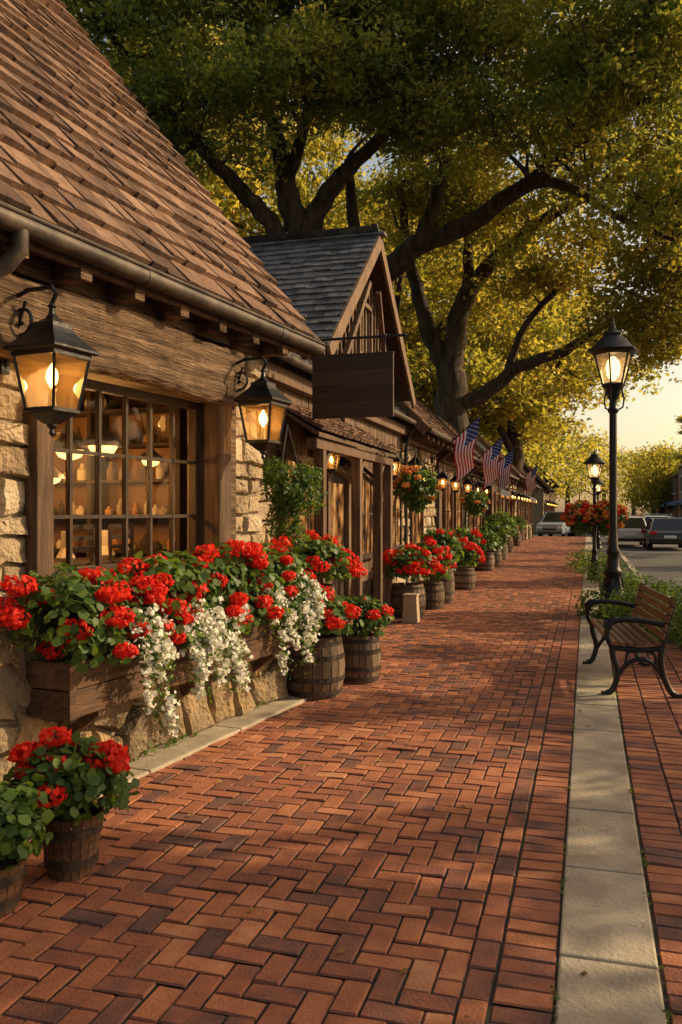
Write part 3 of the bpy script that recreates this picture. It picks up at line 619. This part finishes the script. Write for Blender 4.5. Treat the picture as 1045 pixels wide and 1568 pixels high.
def hall(s0,s1,h,mt):
    R=root('brick_townhouse',W(AS,10.6,s0),AS); L=s1-s0; mb=MB(); mb.box(0,8,0,L,0,h,0)
    mb.add([(0,0,h),(8,0,h),(4,0,h+3)],[(0,1,2)],0); mb.add([(0,L,h),(8,L,h),(4,L,h+3)],[(0,1,2)],0)
    mb.add([(-.4,-.3,h-.1),(-.4,L+.3,h-.1),(4,L+.3,h+3.2),(4,-.3,h+3.2)],[(0,1,2,3)],1); mb.add([(8.4,-.3,h-.1),(8.4,L+.3,h-.1),(4,L+.3,h+3.2),(4,-.3,h+3.2)],[(0,1,2,3)],1)
    mb.box(1.2,1.9,2,2.8,h,h+3.2,0); mb.box(1.1,2.0,1.9,2.9,h+3.2,h+3.35,3)
    y=1
    while y<L-1.5:
        for z in(1.0,4.0): mb.box(-.05,-.01,y,y+1.2,z,z+1.7,2); mb.box(-.08,-.0,y-.12,y+1.32,z-.12,z-.02,3); mb.box(-.08,0,y-.12,y+1.32,z+1.72,z+1.85,3); mb.box(-.07,-.05,y+.57,y+.63,z,z+1.7,3)
        y+=2.2
    for x in(1.5,3.5,5.5): mb.box(x,x+1.1,-.05,-.01,4,5.6,2); mb.box(x-.1,x+1.2,-.08,0,3.9,3.98,3); mb.box(x,x+1.1,-.05,-.01,1,2.7,2)
    mb.add([(-.02,.5,3.1),(-1.4,.5,2.6),(-1.4,L-.5,2.6),(-.02,L-.5,3.1),(-1.4,.5,2.35),(-1.4,L-.5,2.35)],[(0,1,2,3),(1,4,5,2)],4)
    mb.build('house_body',[mt,slate,M('dim_glass',[(0,(.02,.025,.03)),(1,(.05,.05,.06))],1,rough=.15,spec=.6),FM[1],awnB],R)
hall(84,96,6.2,redb); hall(97,110,7,M('tan_brick',[(0,(.2,.14,.1)),(1,(.34,.25,.17))],30,tint=.1)); hall(112,126,6,redb); hall(128,150,7,redb); hall(68,82,6.5,redb)
# ---------------------------------------------------------------- flags
def flag(x,y,z,a=AS,sgn=1,s=1.0):
    R=root('american_flag',(x,y,z),a); mb=MB(); d=Vector((.75*sgn,-.05,.66)).normalized()
    mb.tube([(0,0,0),d*1.25*s],.014,8,3); mb.lathe([(.003,-.03),(.025,0),(.003,.03)],8,tuple(d*1.27*s),3)
    mb.box(-.03,.03,-.04,.04,-.08,.08,3)
    O=d*1.22*s; nr,nc=13,22; hl=.62*s; fl=.95*s; P={}
    for i in range(nr+1):
        for j in range(nc+1):
            u=i/nr;v=j/nc; wv=math.sin(v*7+u*2.5)*.05*v**.5*s
            p=O-d*hl*u*(1-.25*v)+Vector((.12*v*sgn*-1+wv*.6,wv*1.4-.1*v,-fl*v)); P[i,j]=p
    for i in range(nr):
        for j in range(nc):
            m=2 if(i<7 and j<9) else (0 if i%2==0 else 1)
            mb.add([P[i,j],P[i+1,j],P[i+1,j+1],P[i,j+1]],[(0,1,2,3)],m)
            if m==2 and (i+j)%2==0:
                q=(P[i,j]+P[i+1,j+1])/2
                for o in(.006,-.006): mb.add([q+Vector((0,o,.014)),q+Vector((.012,o,0)),q+Vector((0,o,-.014)),q+Vector((-.012,o,0))],[(0,1,2,3)],1)
    mb.build('flag_and_pole',FM,R,True)
for t,s,z in((-3.3,18.6,2.75),(-3.3,23.8,2.75),(-3.3,27.6,2.7),(-3.3,41,2.9)): p=W(AS,t,s,z); flag(p.x,p.y,p.z,s=1.15)
p=W(AS,10.5,84,5.6); flag(p.x,p.y,p.z,AS,-1,2.2)
# ---------------------------------------------------------------- street lamps
def street_lamp(x,y,s=1.0,hs=1.0,bask=False,e=12):
    R=root('street_lamp',(x,y,0),AS); R.scale=(s,s,s); mb=MB()
    mb.lathe([(.25,0),(.25,.06),(.22,.09),(.2,.3),(.21,.33),(.17,.37),(.13,.5),(.12,.62),(.14,.65),(.14,.7),(.1,.74),(.085,.95),(.1,.98),(.1,1.02),(.075,1.06),(.06,1.3),(.055,3.1),(.075,3.12),(.085,3.16),(.06,3.2),(.055,3.3),(.09,3.36),(.11,3.42),(.12,3.47),(.16,3.5),(.17,3.54),(.15,3.56)],16)
    for k in range(6):
        a=k*math.pi/3+.3; c_,s_=math.cos(a),math.sin(a)
        mb.beam((.165*c_,.165*s_,3.54),(.29*c_,.29*s_,4.02),.022,.022)
        if k%2==0: mb.tube([(.06*c_,.06*s_,3.15),(.15*c_,.15*s_,3.2),(.17*c_,.17*s_,3.33),(.14*c_,.14*s_,3.43),(.14*c_,.14*s_,3.5)],.014,6)
    mb.lathe([(.30,3.99),(.31,4.0),(.37,4.03),(.385,4.06),(.37,4.08),(.30,4.13),(.2,4.24),(.14,4.29),(.15,4.31),(.13,4.34),(.06,4.38),(.03,4.4),(.035,4.43),(.02,4.46),(.006,4.56)],6,(0,0,0),0,0,.3)
    mb.lathe([(.155,3.55),(.275,4.0)],6,(0,0,0),1,0,.3,False)
    mb.lathe([(.03,3.6),(.09,3.68),(.11,3.8),(.09,3.9),(.03,3.97)],12,(0,0,0),2)
    for k in range(8): 
        a=k*math.pi/4; mb.beam((.2*math.cos(a),.2*math.sin(a),.1),(.12*math.cos(a),.12*math.sin(a),.6),.03,.03)
    mb.build('post_and_head',[iron,GM('lamp_pane',(1,.95,.85),.1,.25,(1,.8,.5)),EM('lamp_globe',(1,.66,.32),4)],R,True)
    if e: plight(R,(0,0,3.8),e,.1,(1,.75,.45))
    if bask:
        mb=MB(); 
        for sg in(-1,1): mb.tube([(0,0,2.9),(sg*.3,0,3.1),(sg*.5,0,3.0),(sg*.5,0,2.6)],.02,6)
        mb.build('basket_arms',[iron],R)
        e_=[]
        for sg in(-1,1): e_+= [(sg*.46,0,2.2,.5,.45,.48),(sg*.46,0,1.9,.36,.36,.35)]
        npmesh('hanging_baskets',blobs(e_,2600,.1,110,.1,mat_red=3,petals=50,psize=.05,low=-1)+blobs(e_,100,.1,40,.1,mat_red=1,petals=50,psize=.05,low=-1),GMATS,R)
street_lamp(4.15,12.95); street_lamp(5.97,20,.68,bask=True,e=6); street_lamp(11.2,37,.7,e=0)
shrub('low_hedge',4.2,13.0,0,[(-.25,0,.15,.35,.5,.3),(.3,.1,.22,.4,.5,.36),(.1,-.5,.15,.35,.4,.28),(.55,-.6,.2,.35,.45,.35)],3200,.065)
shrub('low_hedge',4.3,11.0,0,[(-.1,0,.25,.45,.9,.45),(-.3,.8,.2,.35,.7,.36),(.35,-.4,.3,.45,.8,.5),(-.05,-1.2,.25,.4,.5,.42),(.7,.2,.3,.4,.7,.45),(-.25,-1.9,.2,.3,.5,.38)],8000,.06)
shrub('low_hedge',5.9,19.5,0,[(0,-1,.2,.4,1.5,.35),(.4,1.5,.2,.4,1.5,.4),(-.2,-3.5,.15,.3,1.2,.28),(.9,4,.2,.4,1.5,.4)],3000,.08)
# ---------------------------------------------------------------- bench
BN=root('park_bench',(2.34,7.36,0),math.radians(10)); BN.scale=(.92,1,1)
def bez(pts,n=6):
    out=[];P=[Vector(p) for p in pts]; P=[P[0]]+P+[P[-1]]
    for i in range(1,len(P)-2):
        for k in range(n):
            t=k/n; a,b,c,d=P[i-1],P[i],P[i+1],P[i+2]; out.append(.5*((2*b)+(c-a)*t+(2*a-5*b+4*c-d)*t*t+(3*b-a-3*c+d)*t**3))
    out.append(P[-2]); return out
mb=MB()
for y in(.06,1.58):
    mb.tube(bez([(-.03,y,.015),(.03,y,.06),(.07,y,.2),(.03,y,.34),(.02,y,.43)]),.028,8)
    mb.tube(bez([(.60,y,.015),(.54,y,.06),(.48,y,.2),(.46,y,.36),(.5,y,.55),(.58,y,.86)]),.028,8)
    mb.tube(bez([(.02,y,.42),(.25,y,.40),(.47,y,.42)]),.024,8)
    mb.tube(bez([(.02,y,.42),(-.03,y,.52),(.0,y,.62),(.1,y,.66),(.3,y,.655),(.5,y,.62)]),.025,8)
    mb.tube(bez([(.1,y,.655),(.02,y,.665),(-.04,y,.63),(-.03,y,.585),(.01,y,.59)]),.02,8)
    mb.tube(bez([(.05,y,.13),(.15,y,.27),(.28,y,.32),(.4,y,.27),(.5,y,.13)]),.02,8)
    mb.tube(bez([(.14,y,.27),(.16,y,.37),(.22,y,.39)]),.014,8); mb.tube(bez([(.42,y,.27),(.4,y,.37),(.33,y,.39)]),.014,8)
    mb.box(-.08,.0,y-.035,y+.035,0,.03); mb.box(.57,.65,y-.035,y+.035,0,.03)
mb.tube([(.28,.06,.32),(.28,1.58,.32)],.012,8)
mb.build('cast_iron_ends',[iron],BN,True)
mb=MB()
for k in range(6): x=.0+k*.078; mb.box(x,x+.062,.0,1.64,.435+.006*abs(k-2.5)-(.006 if k==0 else 0),.462+.006*abs(k-2.5))
for k in range(5):
    t=k/4; z=.53+t*.29; x=.475+t*.085; X=Matrix.Translation((x,0,z))@Matrix.Rotation(.28,4,'Y'); mb.box(-.014,.014,0,1.64,-.03,.03,0,None,X)
mb.build('slats',[benchw],BN,bevel=.006)
# ---------------------------------------------------------------- cars
tyre=M('tyre',[(0,(.015,.015,.015)),(1,(.03,.03,.03))],10,rough=.8); chrome=M('alloy',[(0,(.35,.35,.36)),(1,(.5,.5,.5))],5,rough=.3,metal=.8,bump=0)
dglass=M('car_glass',[(0,(.015,.018,.02)),(1,(.03,.033,.036))],2,rough=.08,spec=.8,bump=0); tail=M('tail_lens',[(0,(.4,.01,.01)),(1,(.5,.02,.02))],5,rough=.2,bump=0); head=M('head_lens',[(0,(.6,.6,.58)),(1,(.8,.8,.78))],5,rough=.15,bump=0)
def car(x,y,rot,col,h=1.5,suv=False):
    R=root('parked_car',(x,y,-.13),rot); paint=M('car_paint',[(0,tuple(c*.92 for c in col)),(1,col)],2,rough=.25,spec=.6,bump=0,tint=.1)
    W2=.9; top=h; bl=h*.6
    side=[(-2.2,.28),(2.2,.28),(2.25,.55),(2.15,bl*.86),(1.1,bl),(-1.7 if not suv else -2.1,bl+.03),(-2.2,bl*.92),(-2.27,.5)]
    mb=MB(); vs=[]
    for sx,k in((-W2,1),(-W2+.05,1),(W2-.05,1),(W2,1)):
        for (yy,zz) in side: f=.97 if abs(sx)==W2 else 1; vs.append((sx,yy*f,.28+(zz-.28)*(f if zz>.6 else 1)))
    n=len(side);fs=[tuple(range(n)),tuple(3*n+i for i in range(n))[::-1]]
    for r in range(3):
        for i in range(n): i2=(i+1)%n; fs.append((r*n+i,(r+1)*n+i,(r+1)*n+i2,r*n+i2))
    mb.add(vs,fs,0,.5)
    b0,b1=(-2.05 if suv else -1.75),1.05; t0,t1=(-1.8 if suv else -1.15),.35
    lo=[(-W2+.06,b0),(W2-.06,b0),(W2-.06,b1),(-W2+.06,b1)]; hi=[(-.66,t0),(.66,t0),(.66,t1),(-.66,t1)]
    mb.add([(x_,y_,bl-.02) for x_,y_ in lo]+[(x_,y_,top-.05) for x_,y_ in hi],[(0,1,5,4),(1,2,6,5),(2,3,7,6),(3,0,4,7)],1)
    mb.add([(x_*1.02,y_,top-.05) for x_,y_ in hi]+[(x_*.9,y_*.93,top) for x_,y_ in hi],[(0,1,5,4),(1,2,6,5),(2,3,7,6),(3,0,4,7),(4,5,6,7)],0)
    for (xa,ya),(xb,yb) in zip(lo,hi): mb.beam((xa,ya,bl-.02),(xb,yb,top-.04),.07,.07,0)
    for sx in(-1,1): mb.beam((sx*(W2-.06),-.3,bl),(sx*.67,-.3,top-.05),.06,.04,0); mb.box(sx*.98-.08,sx*.98+.08,.75,.87,bl+.02,bl+.14,0)
    for sx in(-1,1):
        for yy in(-1.35,1.4):
            X=Matrix.Translation((sx*.8,yy,.33))@Matrix.Rotation(math.pi/2,4,'Y')
            m2=MB(); m2.lathe([(.3,-.11),(.335,-.09),(.335,.09),(.3,.11)],20,(0,0,0)); m2.lathe([(.2,-.125),(.2,.125)],12,(0,0,0))
            mb.add([X@Vector(v) for v in m2.v[:80]],[f for f in m2.f if max(f)<80],2,.2); mb.add([X@Vector(v) for v in m2.v[80:]],[[i-80 for i in f] for f in m2.f if min(f)>=80],3,.2)
        mb.box(sx*.72-.15,sx*.72+.15,-2.27,-2.2,.72,.88,4); mb.box(sx*.68-.17,sx*.68+.17,2.17,2.245,.64,.78,5)
    mb.box(-.26,.26,-2.3,-2.22,.55,.68,5); mb.box(-.8,.8,-2.3,-2.2,.34,.44,6); mb.box(-.8,.8,2.2,2.28,.34,.42,6); mb.box(-.45,.45,2.2,2.26,.5,.64,6)
    mb.build('car_body',[paint,dglass,tyre,chrome,tail,head,darkwood],R,bevel=.03)
car(14.65,43.5,AS,(.55,.55,.55),1.5,True); car(15.3,40,AS,(.03,.032,.036),1.45); car(14.9,58.5,AS+math.pi+.2,(.28,.33,.38),1.75,True); car(17.0,60,AS+math.pi,(.08,.09,.1),1.5)
car(19.2,52,AS,(.5,.5,.5),1.5,True); car(22,62,AS,(.4,.05,.04),1.5); car(20.4,54.5,AS+math.pi,(.12,.13,.15),1.6,True)
# ---------------------------------------------------------------- trees
def tree(name,base,limbs,crowns,lm,lsize=.17,cpb=14,lpc=75,sp=1.0,cs=.36,dark=0.0):
    R=root(name,base); B=np.array(base); mb=MB(); S=[]
    for l in limbs:
        pts=bez([(p[0],p[1],p[2]) for p in l],5); rr=np.interp(np.linspace(0,len(l)-1,len(pts)),range(len(l)),[p[3] for p in l])
        pts=[Vector((p.x+random.uniform(-.4,.4)*r_*.6,p.y,p.z+random.uniform(-.4,.4)*r_*.6)) for p,r_ in zip(pts,rr)]
        mb.tube([p-Vector(base) for p in pts],list(rr),10)
        for p,r_ in list(zip(pts,rr)): 
            if p.z>2.6 and r_<.5: S.append((p.x,p.y,p.z,r_))
    S=np.array(S); CL=[];CT=[]
    for (cx,cy,cz,rx,ry,rz,n) in crowns:
        d=sph(n); r=(.3+.7*rng.random(n)**.6); E=np.array([cx,cy,cz])+d*np.array([rx,ry,rz])*r[:,None]
        for e in E:
            dd=np.linalg.norm((S[:,:3]-e)*np.array([1,1,1.3]),axis=1); k=np.argmin(dd+rng.random(len(dd))*.8); s=S[k,:3]; L=np.linalg.norm(e-s)
            mid=(s+e)/2+rng.normal(size=3)*.12*L+np.array([0,0,.06*L]); q1=s*.75+mid*.25+rng.normal(size=3)*.05*L
            r0=min(S[k,3]*.6,.035+.018*L)
            pp=bez([s-B,q1-B,mid-B,e-B],3); mb.tube(pp,list(np.linspace(r0,.015,len(pp))),6)
            for _ in range(3):
                tip=e+rng.normal(size=3)*np.array([.9,.9,.5])*sp; mb.tube([mid-B,(mid+tip)/2-B+rng.normal(size=3)*.1,tip-B],[.025,.018,.008],4); 
            c=e+rng.normal(size=(cpb,3))*np.array([.95,.95,.42])*sp; CL.append(c); bt=rng.random()
            CT.append(np.full(cpb,bt)*.5+.5*rng.random(cpb))
            if sp>.5: CL.append((mid+(e-mid)*.5)+rng.normal(size=(2,3))*.5*sp); CT.append(rng.random(2)*.6)
    C=np.concatenate(CL)-B; T=np.concatenate(CT); n=len(C)
    off=rng.normal(size=(n,lpc,3))*np.array([cs,cs,cs*.55]); pos=(C[:,None]+off).reshape(-1,3)
    tt=np.repeat(T,lpc)*.75+.25*rng.random(n*lpc)-dark
    nr=rng.normal(size=(n*lpc,3))*.75+np.array([0,0,.6])
    sz=lsize*(.65+.7*rng.random(n*lpc))
    mb.build('trunk_and_limbs',[bark],R,True); npmesh('leaf_canopy',[(place(OAK4,pos,nr,sz),0,tt)],[lm],R)
tree('oak_tree',(-1.3,24,0),[[(-1.3,24,0,.75),(-1.3,24,5,.55),(-1.2,24,9.0,.44),(-1.5,23.8,10.8,.3),(-1.9,23.5,12.4,.2),(-2.3,23,14.5,.12)],
  [(-1.2,24,9,.34),(-.5,23.5,10.2,.28),(.4,23,11.1,.2),(1.5,22.5,12,.12)],[(-1.3,24,8.8,.3),(-2.2,23.5,9.9,.25),(-3.1,23,10.7,.2),(-4.4,22.5,12,.14),(-6,22,14,.08)],[(-1.5,23.8,10.8,.2),(-.9,23,12.5,.15),(-.5,22.5,14.5,.08)]],
  [(-5,22,15,4.5,2.0,3.6,40),(-1,21.5,15,4,2.0,3.2,36),(-4.5,23,11.8,3,1.4,1.6,14),(1.2,22,13,2.8,1.6,1.8,14),(-1.5,20.5,12.3,2.5,1.2,1.1,8)],oak,.165,13,44,.85,.24,dark=-.14)
tree('oak_tree',(.7,26,0),[[(.7,26,0,.7),(.7,26,5,.5),(1.0,26,8.3,.40),(2.3,25.5,9.6,.33),(3.6,25,10.0,.28),(5.3,24,10.9,.22),(7.1,23,12.1,.15),(9,22,13,.08)],
  [(2.3,25.5,9.6,.26),(2.9,25,11.2,.2),(3.3,24.5,13,.14),(3.5,24,15,.08)],[(5.3,24,10.9,.17),(6.3,23.5,10.6,.13),(7.5,23,9.6,.09),(8.8,22.5,8.8,.05)],[(1.0,26,8.3,.26),(.4,25.5,10,.2),(.2,25,12,.12)]],
  [(3.5,22,15,4,2.0,3.0,38),(7.4,20.5,13.8,3.4,2.0,3.0,38),(5.5,21.5,11.9,2.8,1.5,1.1,9),(9.0,22,9.6,1.6,1.5,1.8,10),(2.5,22.5,12.3,2,1.5,1.2,8)],oak,.165,13,44,.85,.24,dark=-.12)
tree('oak_tree',(4.0,30,0),[[(4,30,0,.9),(4,30,3,.62),(3.9,30,6.0,.54),(3.95,30,7.3,.42),(4.5,29.8,9.3,.32),(6.4,29,11.2,.22),(8.7,28,12.3,.14),(11,27,13,.08)],
  [(3.95,30,6.3,.36),(3.2,30,7.8,.3),(2.7,30,9.3,.25),(2.3,29.5,11,.17),(2,29,13,.1)],[(4.0,30,5.4,.32),(5.0,29.8,5.7,.27),(6.2,29.3,6.6,.22),(7.5,28.5,7.0,.17),(8.9,27.8,7.9,.11),(10.2,27,8.4,.06)],[(4.5,29.8,9.3,.22),(4.4,29.5,11.5,.16),(4.6,29,13.5,.1)],[(5.7,29.5,6.2,.16),(6.3,29,8.0,.12),(7.6,28.5,9.4,.08)]],
  [(9.6,27,14.2,3.6,2,3.4,28),(10.2,26,9.6,2.4,1.8,2.4,26),(5.5,29,13.2,4,2.4,2.6,20),(7.6,28.5,9.8,2.2,1.6,1.4,10),(2.4,30,11.8,2,2,1.4,7),(9.3,27,7.2,1.4,1.2,.9,7)],oak2,.18,13,44,.85,.27,dark=0)
def simple(name,x,y,h,r,lm,n=30,ls=.2,trunk=.4,cpb=12,lpc=60,low=.45,sp=1.0,cs=.4):
    L=[[(x,y,-.1,trunk*1.3),(x+.1,y,h*.25,trunk),(x,y,h*.5,trunk*.7),(x-.2,y,h*.8,trunk*.3)]]
    for k in range(5):
        a=k*1.3+x; L.append([(x,y,h*(.3+.06*k),trunk*.5),(x+r*.35*math.cos(a),y+r*.35*math.sin(a),h*(.45+.06*k),trunk*.35),(x+r*.75*math.cos(a),y+r*.75*math.sin(a),h*(.58+.07*k),trunk*.15)])
    tree(name,(x,y,0),L,[(x,y,h*(1+low)/2,r,r,h*(1-low)/2,n)],lm,ls,cpb,lpc,sp,cs)
simple('oak_tree',2.2,44,17,7.5,oak2,60,.28,.6,13,48,.34,1.3,.42)
simple('oak_tree',10.2,50,16,6,oak2,50,.3,.5,13,48,.28,1.3,.42)
simple('oak_tree',-7,42,24,9,oak2,70,.3,.6,13,48,.36,1.4,.45)
simple('oak_tree',6,60,26,9,oak2,56,.36,.6,13,45,.35,1.5,.5)
# trees added across the road, mostly unseen; clustered crowns with gaps dapple the path
for (t,s,h,r,n) in((9.3,-1.2,7.0,2.6,15),(9.3,3.4,7.2,2.6,16),(9.4,8.2,7.0,2.5,15),(9.3,13.4,7.2,2.6,15),(9.4,18.8,7.4,2.6,14),(9.4,25,7.6,2.7,13),(9.4,32,8,2.8,12),(9.4,40,8,2.8,12),(9.4,74,10,3,14)):
    p=W(AS,t,s); simple('dapple_tree',p.x,p.y,h,r,oak2,n,.2,.12,7,60,.34,.36,.17)
G=[]; R=root('distant_trees',(20,110,0)); mb=MB(); n=0; CL=[];
for (t,s,h,r) in [(-8,78,15,6),(-14,92,17,8),(-9,105,15,7),(-6,120,14,7),(-3,140,15,8),(3,165,15,9),(9,180,14,8),(20,100,10,6),(19,120,10,7),(17,140,12,7),(15,160,13,7),(27,115,9,6),(30,90,7,5),(-20,70,17,8),(26,150,10,8),(9.5,120,10,3.5),(9.5,135,11,4)]:
    p=W(AS,t,s)-Vector((20,110,0)); mb.tube([p,p+Vector((0,0,h*.5))],[.5,.3],8)
    m=70; d=sph(m); c=np.array([p.x,p.y,h*.58])+d*np.array([r,r,h*.42])*(.35+.65*rng.random(m)**.6)[:,None]; CL.append(c)
C=np.concatenate(CL); T=rng.random(len(C)); k=55
pos=(C[:,None]+rng.normal(size=(len(C),k,3))*np.array([.9,.9,.55])).reshape(-1,3)
npmesh('canopies',[(place(OAK4,pos,rng.normal(size=pos.shape)+np.array([0,0,.5]),.5),0,np.repeat(T,k)*.7+.3*rng.random(len(pos)))],[oak2],R); mb.build('trunks',[bark],R)
# ---------------------------------------------------------------- light
el=math.radians(27); az_=math.radians(76)
w=bpy.data.worlds.new('World'); sc.world=w; w.use_nodes=True; t=w.node_tree; bg=t.nodes['Background']
sk=t.nodes.new('ShaderNodeTexSky'); sk.sky_type='NISHITA'; sk.sun_disc=False; sk.sun_elevation=el; sk.sun_rotation=az_; sk.dust_density=2.5; sk.air_density=1.0
mxw=t.nodes.new('ShaderNodeMix'); mxw.data_type='RGBA'; mxw.blend_type='MULTIPLY'; mxw.inputs[0].default_value=1; mxw.inputs[7].default_value=(1.55,1.22,.88,1)
t.links.new(sk.outputs[0],mxw.inputs[6]); t.links.new(mxw.outputs[2],bg.inputs[0]); bg.inputs[1].default_value=.15
sl=bpy.data.lights.new('sun','SUN'); sl.energy=5; sl.angle=math.radians(.5); sl.color=(1,.76,.44)
so=bpy.data.objects.new('sun',sl); sc.collection.objects.link(so)
dv=Vector((math.sin(az_)*math.cos(el),math.cos(az_)*math.cos(el),math.sin(el))); so.rotation_euler=dv.to_track_quat('Z','Y').to_euler(); so.location=dv*80
sc.view_settings.view_transform='Standard'; sc.view_settings.look='None'; sc.view_settings.exposure=0
cd=bpy.data.cameras.new('camera'); cd.lens=29.85; cd.sensor_width=36; cd.clip_end=4000; cd.clip_start=.05
co=bpy.data.objects.new('camera',cd); sc.collection.objects.link(co); co.location=(0,0,1.6); co.rotation_euler=(math.pi/2,0,0); sc.camera=co
